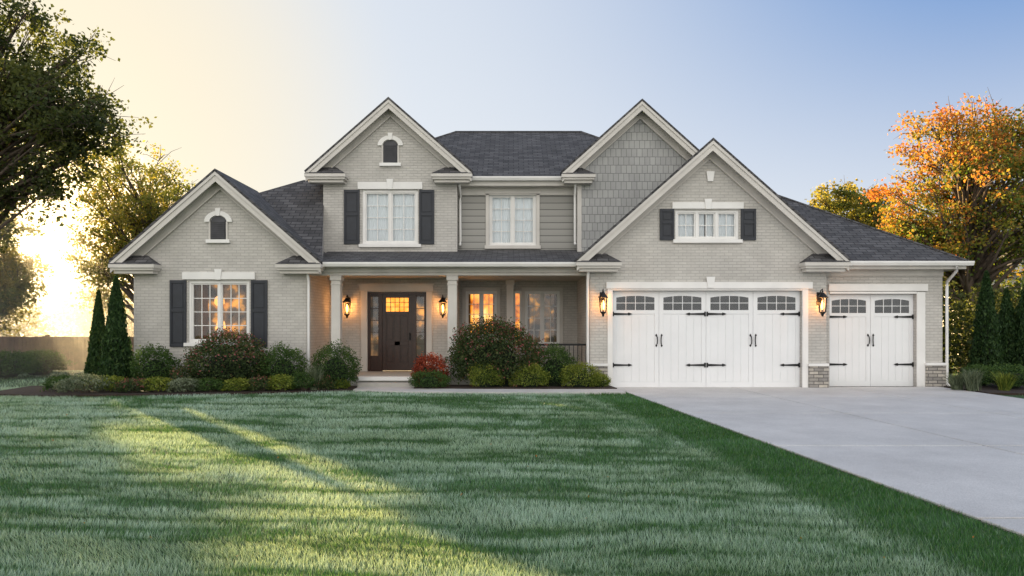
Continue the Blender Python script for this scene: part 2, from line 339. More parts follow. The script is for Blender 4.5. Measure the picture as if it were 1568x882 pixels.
# front door
fd=B('front_door_frame','darkwood'); zt=dz1; Y=PY+.02
D0,D1=gx(585,PY),gx(631,PY)
sl=[(dx0+.07,gx(579,PY)),(gx(637,PY),dx1-.07)]
fd.box(dx0,dx1,Y,Y+.12,zt-.07,zt); fd.box(dx0,dx0+.07,Y,Y+.12,.3,zt-.07); fd.box(dx1-.07,dx1,Y,Y+.12,.3,zt-.07)
fd.box(sl[0][1],D0,Y,Y+.12,.3,zt-.07); fd.box(D1,sl[1][0],Y,Y+.12,.3,zt-.07)
for a,b_ in sl: fd.box(a,b_,Y+.03,Y+.11,.3,.75); fd.box(a,b_,Y+.03,Y+.11,zt-.14,zt-.07)
fd.done(H,bevel=.004)
for a,b_ in sl:
    B('sidelight_glass','glass').poly([(a,Y+.06,.75),(b_,Y+.06,.75),(b_,Y+.06,zt-.14),(a,Y+.06,zt-.14)]).done(H)
    B('sidelight_glow','dimlit').poly([(a-.05,Y+.35,.7),(b_+.05,Y+.35,.7),(b_+.05,Y+.35,zt),(a-.05,Y+.35,zt)]).done(H)
    m=B('sidelight_muntins','darkwood')
    for k in range(1,5): z=.75+(zt-.14-.75)*k/5; m.box(a,b_,Y+.045,Y+.055,z-.01,z+.01)
    m.done(H)
d=B('front_door','darkwood'); w=D1-D0; z0,z1=.32,zt-.07
d.box(D0,D1,Y+.05,Y+.10,z0,z1)
gl0,gl1=gz(477,PY),gz(457,PY)
for (a,b_,p,q) in ((D0,D0+.11,z0,z1),(D1-.11,D1,z0,z1),(D0+.11,D1-.11,z1-.1,z1),(D0+.11,D1-.11,gl0-.1,gl0),(D0+.11,D1-.11,z0,z0+.22),(D0+.11,D1-.11,1.05,1.17),(D0+.385*w+.02,D1-.385*w-.02,z0+.22,gl0-.1)):
    d.box(a,b_,Y+.03,Y+.049,p,q)
mx=(D0+D1)/2
for a,b_ in ((D0+.15,mx-.13),(mx+.13,D1-.15)):
    for p,q in ((z0+.27,1.0),(1.22,gl0-.15)): d.box(a,b_,Y+.036,Y+.049,p,q)
d.done(H,bevel=.004)
B('door_light','doorlight').box(D0+.11,D1-.11,Y+.04,Y+.048,gl0,z1-.1).done(H)
m=B('door_light_muntins','darkwood')
for k in range(1,5): xx=D0+.11+(w-.22)*k/5; m.box(xx-.008,xx+.008,Y+.032,Y+.039,gl0,z1-.1)
for k in (1,2): zz=gl0+(z1-.1-gl0)*k/3; m.box(D0+.11,D1-.11,Y+.030,Y+.038,zz-.007,zz+.007)
m.done(H)
h=B('door_handle','black'); h.box(D1-.085,D1-.045,Y+.01,Y+.03,1.2,1.42); h.tube([(D1-.065,Y+.01,1.4),(D1-.065,Y-.04,1.36),(D1-.065,Y-.04,1.24),(D1-.065,Y+.01,1.22)],.01); h.done(H)
s=B('door_surround','trim'); s0,s1=gx(553,PY),gx(662,PY)
s.box(s0,dx0-.001,PY-.05,PY-.002,.301,dz1+.02); s.box(dx1+.001,s1,PY-.05,PY-.002,.301,dz1+.02); s.box(s0-.04,s1+.04,PY-.07,PY-.002,dz1+.021,dz1+.19); s.box(s0-.08,s1+.08,PY-.11,PY-.002,dz1+.191,dz1+.24); s.done(H,bevel=.006)
# --- upper centre gable
U=19.5
CX,CZ,CS,CH=-3.465,7.97,.88,2.33
ux0,ux1=gx(495,U),gx(700,U)
w=(gx(555,U),gx(640,U),gz(374,U),gz(291,U))
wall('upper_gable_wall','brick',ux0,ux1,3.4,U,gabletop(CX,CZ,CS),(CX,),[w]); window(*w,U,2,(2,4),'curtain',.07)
lintel(gx(548,U),gx(647,U),gz(290,U),gz(279,U),U); sill(gx(550,U),gx(645,U),w[2],U)
shutter(gx(527,U),gx(551,U),gz(374,U),gz(291,U),U); shutter(gx(642,U),gx(665,U),gz(374,U),gz(291,U),U)
vent(gx(587,U),gx(609,U),gz(250,U),gz(215,U),U)
gable(CX,CZ,CS,CH,19.15,23.5,U)
B('upper_side_wall','brick').poly([(ux1,U,3.4),(ux1,20.6,3.4),(ux1,20.6,6.1),(ux1,U,6.1)]).poly([(ux0,U,3.0),(ux0,U,6.1),(ux0,26,6.1),(ux0,26,3)]).done(H)
# --- recessed upper wall
RU=19.85; rx1=gx(885,U)
w=(gx(749,RU),gx(821,RU),gz(376,RU),gz(297,RU))
wall('recessed_siding_wall','lap',ux1,rx1,3.4,RU,lambda x:6.0,(),[w]); window(*w,RU,2,(2,4),'curtain',.06)
t=B('recess_window_casing','trim'); q=.10
t.box(w[0]-q,w[0]-.001,RU-.04,RU-.002,w[2],w[3]+.001); t.box(w[1]+.001,w[1]+q,RU-.04,RU-.002,w[2],w[3]+.001); t.box(w[0]-q-.03,w[1]+q+.03,RU-.06,RU-.002,w[3]+.002,w[3]+.13); t.box(w[0]-q-.03,w[1]+q+.03,RU-.07,RU-.002,w[2]-.1,w[2]-.001); t.done(H,bevel=.005)
t=B('eave_fascia','trim'); t.box(ux1+.1,rx1-.1,19.48,19.53,5.62,5.84); t.box(ux1,rx1,19.53,RU,5.62,5.65); t.box(ux1+.001,rx1-.001,RU-.04,RU-.003,5.42,5.619); t.done(H)
gutter(ux1+.12,rx1-.15,19.34,5.86)
mr=B('main_hip_roof','shingle'); e=5.84; rz=8.2; ef=e+.618*.16
c_,d_=(5.6,27,e),(-5.6,27,e); r1,r2=(-1.93,23.2,rz),(2.37,23.2,rz); aL=(-5.45,19.54,ef); bR=(5.45,19.54,ef)
mr.poly([aL,(ux1+.02,19.54,ef),(ux1+.02,19.38,e),(rx1-.02,19.38,e),(rx1-.02,19.54,ef),bR,r2,r1]); mr.poly([bR,c_,r2]); mr.poly([c_,d_,r1,r2]); mr.poly([d_,aL,r1]); mr.done(H)
B('ridge_cap','shingle').tube([r1,r2],.05,6).tube([(-4.8,20.2,6.35),r1],.045,6).tube([r2,(4.8,20.35,6.44)],.045,6).done(H)
# --- right upper gable (shake)
KX,KZ,KS,KH=3.65,7.92,.90,2.24
wall('shake_gable_wall','shake',rx1,5.42,3.2,U,gabletop(KX,KZ,KS),(KX,))
gable(KX,KZ,KS,KH,19.15,23.5,U,ret=.95)
B('shake_side_wall','shake').poly([(rx1,U,3.2),(rx1,U,6.1),(rx1,20.6,6.1),(rx1,20.6,3.2)]).poly([(5.42,U,3.2),(5.42,26,3.2),(5.42,26,6.1),(5.42,U,6.1)]).done(H)
B('corner_board','trim').box(rx1-.02,rx1+.10,U-.025,U+.1,3.3,5.7).done(H)
# --- garage
G1=gx(1265,W)
gw=(gx(1034,W),gx(1131,W),gz(367,W),gz(322,W))
gd=(gx(938,W),gx(1228,W),0,gz(445,W))
GC,GZ,GS,GH=5.08,6.30,.885,3.44
wall('garage_gable_wall','brick',GX0,G1,0,W,gabletop(GC,GZ,GS),(GC,),[gw,gd],.2)
window(*gw,W,3,(2,2),'curtain',.055)
lintel(gx(1029,W),gx(1138,W),gz(320,W),gz(310,W),W); sill(gx(1030,W),gx(1136,W),gw[2],W)
shutter(gx(1010,W),gx(1032,W),gz(368,W),gz(320,W),W); shutter(gx(1134,W),gx(1157,W),gz(368,W),gz(320,W),W)
k=B('gable_keystone','white'); keystone(k,gx(1087,W),gz(278,W),gz(263,W),W-.06,W-.002,.09); k.done(H)
gable(GC,GZ,GS,GH,17.25,19.52,W)
g=B('garage_roof_back','shingle'); g.poly([(5.40,19.5,GZ+.06-GS*.32),(GC+GH,19.5,GZ+.06-GS*GH),(GC+GH,21.1,GZ+.06-GS*GH),(5.40,21.1,GZ+.06-GS*.32)]); g.done(H)
V=17.9; G2=gx(1443,V)
gd2=(gx(1270,V),gx(1403,V),0,gz(450,V))
wall('garage_side_bay_wall','brick',G1,G2,0,V,lambda x:3.15,(),[gd2],.2)
B('garage_outer_wall','brick').poly([(G2,V,0),(G2,25,0),(G2,25,3.15),(G2,V,3.15)]).poly([(G1,W,0),(G1,V,0),(G1,V,3.4),(G1,W,3.4)]).done(H)
gr=B('garage_hip_roof','shingle'); e=3.27; A=(8.35,17.5,e); Bq=(11.70,17.5,e); Cq=(11.70,24.7,e); Dq=(5.3,24.7,e); R1=(5.3,21.1,5.68); R2=(8.1,21.1,5.68)
gr.poly([A,Bq,R2,R1,(5.3,17.66,e+.107),(8.35,17.66,e+.107)]); gr.poly([Bq,Cq,R2]); gr.poly([Cq,Dq,R1,R2]); gr.done(H)
B('hip_cap','shingle').tube([Bq,R2],.045,6).tube([R2,Cq],.045,6).done(H)
t=B('garage_fascia','trim'); t.box(GC+GH-.1,11.66,17.52,17.57,3.08,3.25); t.box(G1+.01,11.66,17.57,V,3.08,3.10); t.box(11.61,11.66,17.57,24.6,3.08,3.25); t.box(G1+.001,G2,V-.04,V-.002,2.93,3.079); t.done(H)
gutter(GC+GH+.03,11.78,17.38,3.27)
def garage_door(x0,x1,z1,y,leaves,handle_at,hinges):
    Y=y+.14; d=B('garage_door','door_w'); d.box(x0,x1,Y,Y+.05,.02,z1-.002)
    w=(x1-x0)/leaves; fr=B('garage_door_boards','door_w'); gl=B('garage_door_glass','glass'); bk=B('garage_door_window_back','louver'); mu=B('garage_door_muntins','door_w')
    wt,wb_=z1-.13,z1-.50
    for i in range(leaves):
        a=x0+i*w+.006; c=x0+(i+1)*w-.006; e=.11
        fr.box(a,a+e,Y-.016,Y-.001,.02,z1-.01); fr.box(c-e,c,Y-.016,Y-.001,.02,z1-.01)
        fr.box(a+e,c-e,Y-.016,Y-.001,.02,.16); fr.box(a+e,c-e,Y-.016,Y-.001,wb_-.10,wb_+.0)
        n=10; xs=np.linspace(a+e,c-e,n+1); mid=(a+c)/2; hw=(c-a)/2-e
        top=lambda x: wt-.045*((x-mid)/hw)**2
        for p,q in zip(xs[:-1],xs[1:]): fr.xz([(p,top(p)),(q,top(q)),(q,z1-.01),(p,z1-.01)],Y-.016,Y-.001)
        bk.xz([(a+e,wb_),(c-e,wb_)]+[(x,top(x)) for x in xs[::-1]],Y-.004,Y-.001)
        gl.poly([(a+e,Y-.008,wb_)]+[(c-e,Y-.008,wb_)]+[(x,Y-.008,top(x)) for x in xs[::-1]])
        for k in range(1,4): xx=a+e+(c-a-2*e)*k/4; mu.box(xx-.008,xx+.008,Y-.018,Y-.0085,wb_,top(xx))
        zz=(wb_+wt)/2; mu.box(a+e,c-e,Y-.0165,Y-.0087,zz-.008,zz+.008)
        np_=5
        for k in range(np_):
            p=a+e+(c-a-2*e)*k/np_; q=p+(c-a-2*e)/np_; fr.box(p+.002,q-.002,Y-.007,Y-.0005,.165,wb_-.105)
    d.done(H); fr.done(H,bevel=.002); gl.done(H); bk.done(H); mu.done(H)
    ir=B('garage_door_hardware','black'); yi=Y-.03
    for x in handle_at:
        for sg in (-.07,.07):
            xx=x+sg; ir.tube([(xx,Y-.017,1.38),(xx-sg*.25,Y-.055,1.33),(xx-sg*.35,Y-.06,1.24),(xx-sg*.25,Y-.055,1.15),(xx,Y-.017,1.10)],.013,6)
            ir.lathe((xx,Y-.022,1.37),[(.005,-.03),(.028,0),(.005,.04)],6); ir.lathe((xx,Y-.022,1.11),[(.005,-.04),(.028,0),(.005,.03)],6)
    for x,sg in hinges:
        for z in (z1-.60,.60):
            L_=.50*sg
            ir.xz([(x,z-.032),(x+L_*.75,z-.016),(x+L_*.80,z-.036),(x+L_*.90,z-.022),(x+L_,z),(x+L_*.90,z+.022),(x+L_*.80,z+.036),(x+L_*.75,z+.016),(x,z+.032)][::(1 if sg>0 else -1)],yi,Y-.0165)
            ir.box(x-.02,x+.02,yi-.008,yi,z-.06,z+.06)
    ir.done(H)
    B('garage_door_seal','black').box(x0,x1,Y-.01,Y+.06,.005,.02).done(H)
x0,x1=gd[0],gd[1]; w=(x1-x0)/4
garage_door(x0,x1,gd[3],W,4,[x0+w,x0+3*w],[(x0+.03,1),(x0+2*w-.03,-1),(x0+2*w+.03,1),(x1-.03,-1)])
garage_door(gd2[0],gd2[1],gd2[3],V,2,[(gd2[0]+gd2[1])/2],[(gd2[0]+.03,1),(gd2[1]-.03,-1)])
t=B('garage_door_casing','white')
t.box(gx(930,W),gd[0]-.001,W-.03,W+.18,.0,gd[3]+.05); t.box(gd[1]+.001,gx(1237,W),W-.03,W+.18,0,gd[3]+.05)
t.box(gx(928,W),gx(1243,W),W-.06,W-.002,gz(444,W)+.03,gz(432,W)); t.box(gd[0],gd[1],W-.03,W+.13,gd[3]+.001,gd[3]+.04)
t.box(gd2[1]+.001,gx(1416,V),V-.03,V+.18,0,gd2[3]+.05); t.box(gx(1266,V)+.03,gx(1419,V),V-.06,V-.002,gz(447,V)+.02,gz(435,V)); t.box(gd2[0],gd2[1],V-.03,V+.13,gd2[3]+.001,gd2[3]+.06)
keystone(t,gx(1087,W),gz(443,W)+.03,gz(424,W),W-.085,W-.061,.10); t.done(H,bevel=.004)
sb=B('stone_base','stone'); sc=B('stone_base_cap','white')
for a,c,y in ((GX0-.03,gx(930,W)-.002,W),(gx(1237,W)+.002,G1+.03,W),(gx(1416,V)+.002,G2+.05,V)):
    sb.box(a,c,y-.07,y-.002,0,.58); sc.box(a-.02,c,y-.10,y-.002,.581,.65)
sb.box(G2+.002,G2+.06,V-.001,24,0,.58); sb.done(H); sc.done(H,bevel=.005)
ds=B('downspout','white')
def spout(x,ze,yg,yw,zb):
    ds.tube([(x,yg,ze),(x,yg,ze-.12),(x+.0,yw-.06,ze-.38),(x,yw-.06,ze-.5),(x,yw-.06,zb+.12),(x,yw-.06,zb+.05),(x,yw-.18,zb)],.038,6)
spout(LX1+.06,3.15,17.42,W,.05); spout(G2+.08,3.15,17.45,V,.05)
spout(GX0-.06,3.15,17.42,W,.05); spout(ux1+.07,5.76,19.42,RU,3.95); spout(rx1-.08,5.76,19.42,RU-.2,3.95); ds.done(H,smooth=True)
def lantern(x,y,z,s=1.0,power=14):
    e=empty('wall_lantern',(0,0,0))
    b=B('lantern_body','black'); c=(x,y-.20,z)
    b.box(x-.06*s,x+.06*s,y-.02,y-.001,z-.02,z+.30*s)
    b.tube([(x,y-.02,z+.22*s),(x,y-.10,z+.34*s),(x,y-.20,z+.37*s),(x,y-.20,z+.28*s)],.012,6)
    b.lathe(c,[(.035*s,.28*s),(.05*s,.26*s),(.12*s,.17*s),(.125*s,.155*s),(.10*s,.15*s)],8)
    b.lathe((x,y-.20,z+.28*s),[(.01,0),(.025,.03),(.012,.06),(.004,.10)],6)
    b.lathe(c,[(.02*s,-.30*s),(.035*s,-.24*s),(.075*s,-.20*s),(.08*s,-.185*s)],8)
    for q in range(6):
        an=math.pi*2*q/6+.26; b.tube([(x+.075*s*math.cos(an),y-.2+.075*s*math.sin(an),z-.19*s),(x+.105*s*math.cos(an),y-.2+.105*s*math.sin(an),z+.155*s)],.009,5)
    b.done(e)
    B('lantern_candle','bulb').lathe(c,[(.02*s,-.13*s),(.035*s,-.08*s),(.038*s,.0),(.024*s,.06*s),(.004,.10*s)],8).done(e)
    l=bpy.data.lights.new('lantern_light','POINT'); l.energy=power; l.color=(1,.40,.09); l.shadow_soft_size=.06
    o=bpy.data.objects.new('lantern_light',l); o.location=(x,y-.20,z+.02); link(o,e)
    return e
lantern(gx(534,PY),PY,2.14,1,34); lantern(gx(679,PY),PY,2.14,1,34)
lantern(gx(922,W),W,2.17,1.05,30); lantern(gx(1254,W),W,2.17,1.05,30)
# =================================================================== GROUND
def edge_x(Y): return 2.66+(17.24-Y)*0.0992
m,nt,p,o=newmat('grass_ground'); tc=N(nt,'ShaderNodeTexCoord'); n=N(nt,'ShaderNodeTexNoise'); n.inputs['Scale'].default_value=1.5; n.inputs['Detail'].default_value=10; L(nt,tc.outputs['Object'],n.inputs[0])
r=ramp(nt,[(.3,(.015,.045,.010)),(.7,(.04,.095,.025))]); L(nt,n.outputs[0],r.inputs[0]); L(nt,r.outputs[0],p.inputs['Base Color']); p.inputs['Roughness'].default_value=1
M['ground']=m
B('ground','ground').poly([(-900,-60,0),(900,-60,0),(900,1500,0),(-900,1500,0)]).done()
m,nt,p,o=newmat('driveway_concrete'); tc=N(nt,'ShaderNodeTexCoord')
n=N(nt,'ShaderNodeTexNoise'); n.inputs['Scale'].default_value=.7; n.inputs['Detail'].default_value=10; n.inputs['Roughness'].default_value=.7; L(nt,tc.outputs['Object'],n.inputs[0])
r=ramp(nt,[(.3,(.46,.44,.42)),(.7,(.64,.615,.585))]); L(nt,n.outputs[0],r.inputs[0])
n2=N(nt,'ShaderNodeTexNoise'); n2.inputs['Scale'].default_value=90; n2.inputs['Detail'].default_value=4; L(nt,tc.outputs['Object'],n2.inputs[0]); r2=ramp(nt,[(.35,(.80,.80,.80)),(.6,(1.05,1.05,1.05))]); L(nt,n2.outputs[0],r2.inputs[0])
L(nt,mixc(nt,1.,r.outputs[0],r2.outputs[0],'MULTIPLY'),p.inputs['Base Color']); p.inputs['Roughness'].default_value=.75
bp=N(nt,'ShaderNodeBump'); bp.inputs['Distance'].default_value=.004; bp.inputs['Strength'].default_value=.5; L(nt,n2.outputs[0],bp.inputs['Height']); L(nt,bp.outputs[0],p.inputs['Normal'])
M['concrete']=m
dv=B('driveway','concrete'); DR=lambda Y: 11.15
ys=[-8,-4.6,-1.2,2.2,5.6,9.0,12.4,15.4,17.82]
for a,c in zip(ys[:-1],ys[1:]):
    for u0,u1 in ((0,.36),(.36,.70),(.70,1)):
        X=lambda Y,u: edge_x(Y)+(DR(Y)-edge_x(Y))*u
        g=.016; a_,c_=a+g,c-g
        pts=[(X(a_,u0)+g,a_),(X(a_,u1)-g,a_),(X(c_,u1)-g,c_),(X(c_,u0)+g,c_)]
        dv.hull8([(x,y,-.05) for x,y in pts],[(x,y,.03) for x,y in pts])
dv.done(bevel=.006)
B('driveway_joint_base','mulch').poly([(edge_x(-8),-8,.010),(11.14,-8,.010),(11.14,17.8,.010),(edge_x(17.8),17.8,.010)]).done(bpy.data.objects['driveway'])
wk=B('front_walkway','concrete'); 
wp=[(-3.9,16.75,17.31),(-3.0,16.45,17.31),(-2.45,16.3,17.31),(-2.3,16.25,16.9),(-1,16.15,16.75),(.5,16.1,16.72),(2,16.1,16.72),(2.68,16.1,16.75)]
for (xa,a0,a1),(xb,b0,b1) in zip(wp[:-1],wp[1:]):
    wk.hull8([(xa,a0,-.03),(xb,b0,-.03),(xb,b1,-.03),(xa,a1,-.03)],[(xa,a0,.05),(xb,b0,.05),(xb,b1,.07),(xa,a1,.07)])
wk.done()
mb=B('mulch_bed','mulch')
bedL=[(-12.2,15.7),(-10.5,15.35),(-8.5,15.55),(-6.5,15.9),(-4.9,16.3),(-3.9,16.75),(-3.9,17.31),(-3.9,17.76),(-12.5,17.76)]
bedR=[(-2.44,16.92),(-1,16.77),(.5,16.74),(2.0,16.74),(2.58,16.77),(2.5,17.58),(2.0,17.74),(-2.44,17.74)]
bedE=[(11.17,16.0),(12.5,15.7),(14.5,15.6),(18,15.8),(22,19),(11.35,19)]
for bed,z in ((bedL,.06),(bedR,.09),(bedE,.05)):
    mb.hull8([(x,y,-.02) for x,y in bed],[(x,y,z) for x,y in bed])
mb.done()
# =================================================================== LAWN GRASS
def vnoise(x,y,seed=0):
    xi=np.floor(x).astype(np.int64); yi=np.floor(y).astype(np.int64); fx=x-xi; fy=y-yi
    def h(a,b):
        n=(a*374761393+b*668265263+seed*1442695041)&0xFFFFFFFF; n=((n^(n>>13))*1274126177)&0xFFFFFFFF; return ((n^(n>>16))&0xFFFF)/65535.
    fx=fx*fx*(3-2*fx); fy=fy*fy*(3-2*fy)
    return (h(xi,yi)*(1-fx)+h(xi+1,yi)*fx)*(1-fy)+(h(xi,yi+1)*(1-fx)+h(xi+1,yi+1)*fx)*fy
def inpoly(x,y,poly):
    r=np.zeros(len(x),bool); n=len(poly)
    for i in range(n):
        x1,y1=poly[i]; x2,y2=poly[(i+1)%n]
        if y1==y2: continue
        c=((y1>y)!=(y2>y))&(x<(x2-x1)*(y-y1)/(y2-y1)+x1); r^=c
    return r
def mesh_np(name,co,nper,mat,attrs,parent=None):
    nv=len(co); nf=nv//nper; me=bpy.data.meshes.new(name)
    me.vertices.add(nv); me.vertices.foreach_set('co',co.astype(np.float32).ravel())
    me.loops.add(nv); me.loops.foreach_set('vertex_index',np.arange(nv,dtype=np.int32))
    me.polygons.add(nf); me.polygons.foreach_set('loop_start',np.arange(0,nv,nper,dtype=np.int32)); me.polygons.foreach_set('loop_total',np.full(nf,nper,dtype=np.int32))
    for k,v in attrs.items():
        a=me.attributes.new(k,'FLOAT','POINT'); a.data.foreach_set('value',v.astype(np.float32))
    me.materials.append(mat); me.update(calc_edges=True); me.validate()
    ob=bpy.data.objects.new(name,me); link(ob,parent); return ob
def leafmat(name,stops,trans=.45,rough=.6):
    m,nt,p,o=newmat(name); a=N(nt,'ShaderNodeAttribute',attribute_name='rnd'); r=ramp(nt,stops); L(nt,a.outputs['Fac'],r.inputs[0])
    p.inputs['Roughness'].default_value=rough; p.inputs['Specular IOR Level'].default_value=.25; L(nt,r.outputs[0],p.inputs['Base Color'])
    t=N(nt,'ShaderNodeBsdfTranslucent'); br=mixc(nt,1.,r.outputs[0],(1.5,1.4,.8),'MULTIPLY'); L(nt,br,t.inputs[0])
    mx=N(nt,'ShaderNodeMixShader'); mx.inputs[0].default_value=trans; L(nt,p.outputs[0],mx.inputs[1]); L(nt,t.outputs[0],mx.inputs[2]); L(nt,mx.outputs[0],o.inputs[0])
    return m
def lawn():
    n=580000; d=np.exp(rng.uniform(math.log(2.6),math.log(17.6),n)); x0=-(d*.9+2.5); x1=2.66+(17.24-d)*.0992
    x=x0+(x1-x0)*rng.random(n)
    n2=50000; d2=rng.uniform(13,30,n2); xx2=rng.uniform(-32,-9.9,n2)
    n3=20000; d3=rng.uniform(9,30,n3); xx3=rng.uniform(11.2,26,n3)
    x=np.concatenate([x,xx2,xx3]); d=np.concatenate([d,d2,d3])
    walk=[(-3.9,16.75),(-3.0,16.45),(-2.45,16.3),(-2.3,16.25),(-1,16.15),(.5,16.1),(2.7,16.1),(2.8,18),(-3.9,18)]
    ok=~(inpoly(x,d,bedL)|inpoly(x,d,bedE)|inpoly(x,d,walk)); ok&=~((x>LX0-.05)&(x<12)&(d>17.5))
    x=x[ok]; d=d[ok]; n=len(x)
    wx=x+1.0*(vnoise(x*.5,d*.5,3)-.5); wy=d+.30*(vnoise(x*.8,d*.8,5)-.5)+.07*x
    u=12*np.log(wy+.8)   # ripple spacing widens away from the street
    bands=.46*vnoise(wx*.75,u*3.2,11)+.30*vnoise(wx*2.2,u*6.5,12)+.24*vnoise(wx*6,u*14,14)
    mow=vnoise(wx*.22,u*1.1,13)
    patch=vnoise(x*.25,d*.25,21)
    de=(2.66+(17.24-d)*.0992)-x
    k=np.clip((de-.7-.3*vnoise(d*0,d*1.1,8)-.12*vnoise(x*4,d*4,9))/.45,0,1)
    line=np.exp(-((de-(1.12+.12*vnoise(x*0,d*1.2,4)))/.12)**2)*.5*(.3+.7*vnoise(x*3,d*3,19))
    fr=np.clip((bands-.48)*5.0+(mow-.5)*.7+(patch-.5)*.5+.58+.12*np.clip(-x/5,0,1),0.10,1)*k+line
    fr*=np.clip(.95+.05*np.clip((d-4)/8,0,1)-(.28*np.clip((x+1)/3,0,1)*np.clip((9-d)/4,0,1)),0,1)
    fr=np.clip(fr+rng.normal(0,.20,n),0,1)
    hgt=(.028+.026*rng.random(n))*(1+.7*(bands-.5))*(1+.35*np.clip((d-8)/9,0,1))
    wd=np.clip(.0016+.00064*d,.003,.015)*(0.8+.5*rng.random(n))
    an=rng.uniform(0,2*math.pi,n); ln=rng.uniform(.1,.75,n)*hgt; la=rng.uniform(0,2*math.pi,n)
    lean=(vnoise(wx*.8,u*2.6,31)-.5)*1.4*hgt
    dx=np.cos(an)*wd/2; dy=np.sin(an)*wd/2
    co=np.empty((n,3,3)); co[:,0]=np.stack([x-dx,d-dy,np.full(n,.0)],1); co[:,1]=np.stack([x+dx,d+dy,np.full(n,.0)],1)
    co[:,2]=np.stack([x+np.cos(la)*ln,d+np.sin(la)*ln+lean,hgt],1)
    rep=lambda a:np.repeat(a,3)
    t=np.tile(np.array([0,0,1.]),n)
    m,nt,p,o=newmat('frosty_grass'); ar=N(nt,'ShaderNodeAttribute',attribute_name='rnd'); af=N(nt,'ShaderNodeAttribute',attribute_name='frost'); at=N(nt,'ShaderNodeAttribute',attribute_name='tip')
    g=ramp(nt,[(0,(.020,.080,.014)),(.5,(.038,.145,.026)),(.93,(.070,.21,.035)),(1,(.15,.21,.05))]); L(nt,ar.outputs['Fac'],g.inputs[0])
    ff=N(nt,'ShaderNodeMath',operation='MULTIPLY'); L(nt,af.outputs['Fac'],ff.inputs[0]); rt=N(nt,'ShaderNodeMapRange'); L(nt,at.outputs['Fac'],rt.inputs[0]); rt.inputs[3].default_value=.25; rt.inputs[4].default_value=1; L(nt,rt.outputs[0],ff.inputs[1])
    col=mixc(nt,ff.outputs[0],g.outputs[0],(.64,.82,.75)); L(nt,col,p.inputs['Base Color']); p.inputs['Roughness'].default_value=.5; p.inputs['Specular IOR Level'].default_value=.35
    tr=N(nt,'ShaderNodeBsdfTranslucent'); L(nt,mixc(nt,1.,col,(1.4,1.2,.5),'MULTIPLY'),tr.inputs[0]); mx=N(nt,'ShaderNodeMixShader'); mx.inputs[0].default_value=.33
    L(nt,p.outputs[0],mx.inputs[1]); L(nt,tr.outputs[0],mx.inputs[2]); L(nt,mx.outputs[0],o.inputs[0])
    mesh_np('lawn_grass',co.reshape(-1,3),3,m,{'rnd':rep(rng.random(n)),'frost':rep(fr),'tip':t})
lawn()
# =================================================================== FOLIAGE
def leaves(name,c,size,mat,parent,rnd=None,up=0.0,asp=.55,vert=False):
    n=len(c); sz=size*(.6+.8*rng.random(n))
    a=rng.normal(size=(n,3)); a[:,2]+=up
    if vert: a=a*np.array([.45,.45,.3])+np.array([0,0,1.])
    a/=np.linalg.norm(a,axis=1)[:,None]; b=np.cross(a,rng.normal(size=(n,3))); b/=np.linalg.norm(b,axis=1)[:,None]
    s=sz[:,None]; co=np.empty((n,4,3)); co[:,0]=c-a*s*.5; co[:,1]=c+b*s*asp*.5; co[:,2]=c+a*s*.5; co[:,3]=c-b*s*asp*.5
    if rnd is None: rnd=rng.random(n)
    return mesh_np(name,co.reshape(-1,3),4,mat,{'rnd':np.repeat(rnd,4)},parent)
LM={}
LM['dark']=leafmat('leaf_dark',[(0,(.02,.03,.010)),(.5,(.055,.075,.022)),(1,(.11,.12,.035))])
LM['maple']=leafmat('leaf_autumn_green',[(0,(.05,.10,.02)),(.45,(.12,.17,.03)),(.75,(.24,.22,.04)),(1,(.38,.20,.04))])
LM['orange']=leafmat('leaf_orange',[(0,(.12,.14,.03)),(.35,(.26,.19,.04)),(.7,(.40,.19,.04)),(1,(.44,.13,.04))])
LM['yellow']=leafmat('leaf_yellow_green',[(0,(.07,.10,.02)),(.5,(.18,.19,.04)),(1,(.32,.26,.06))])
LM['bush']=leafmat('leaf_boxwood',[(0,(.015,.035,.010)),(.5,(.04,.085,.02)),(1,(.09,.15,.035))],.3)
LM['lime']=leafmat('leaf_lime_shrub',[(0,(.04,.07,.012)),(.5,(.12,.17,.025)),(1,(.28,.30,.05))],.3)
LM['red']=leafmat('leaf_red_shrub',[(0,(.06,.02,.012)),(.5,(.20,.035,.02)),(1,(.34,.07,.03))],.3)
LM['mixed']=leafmat('leaf_flowering',[(0,(.015,.03,.012)),(.6,(.05,.08,.025)),(.86,(.10,.12,.04)),(.93,(.26,.08,.08)),(1,(.36,.12,.12))],.3)
LM['thuja']=leafmat('leaf_arborvitae',[(0,(.010,.028,.008)),(.5,(.028,.065,.018)),(1,(.07,.12,.03))],.25)
LM['sage']=leafmat('leaf_sage',[(0,(.05,.07,.04)),(.5,(.12,.15,.09)),(1,(.24,.27,.18))],.3)
LM['core']=simple('shrub_core',(.008,.014,.006),1,.3,5)
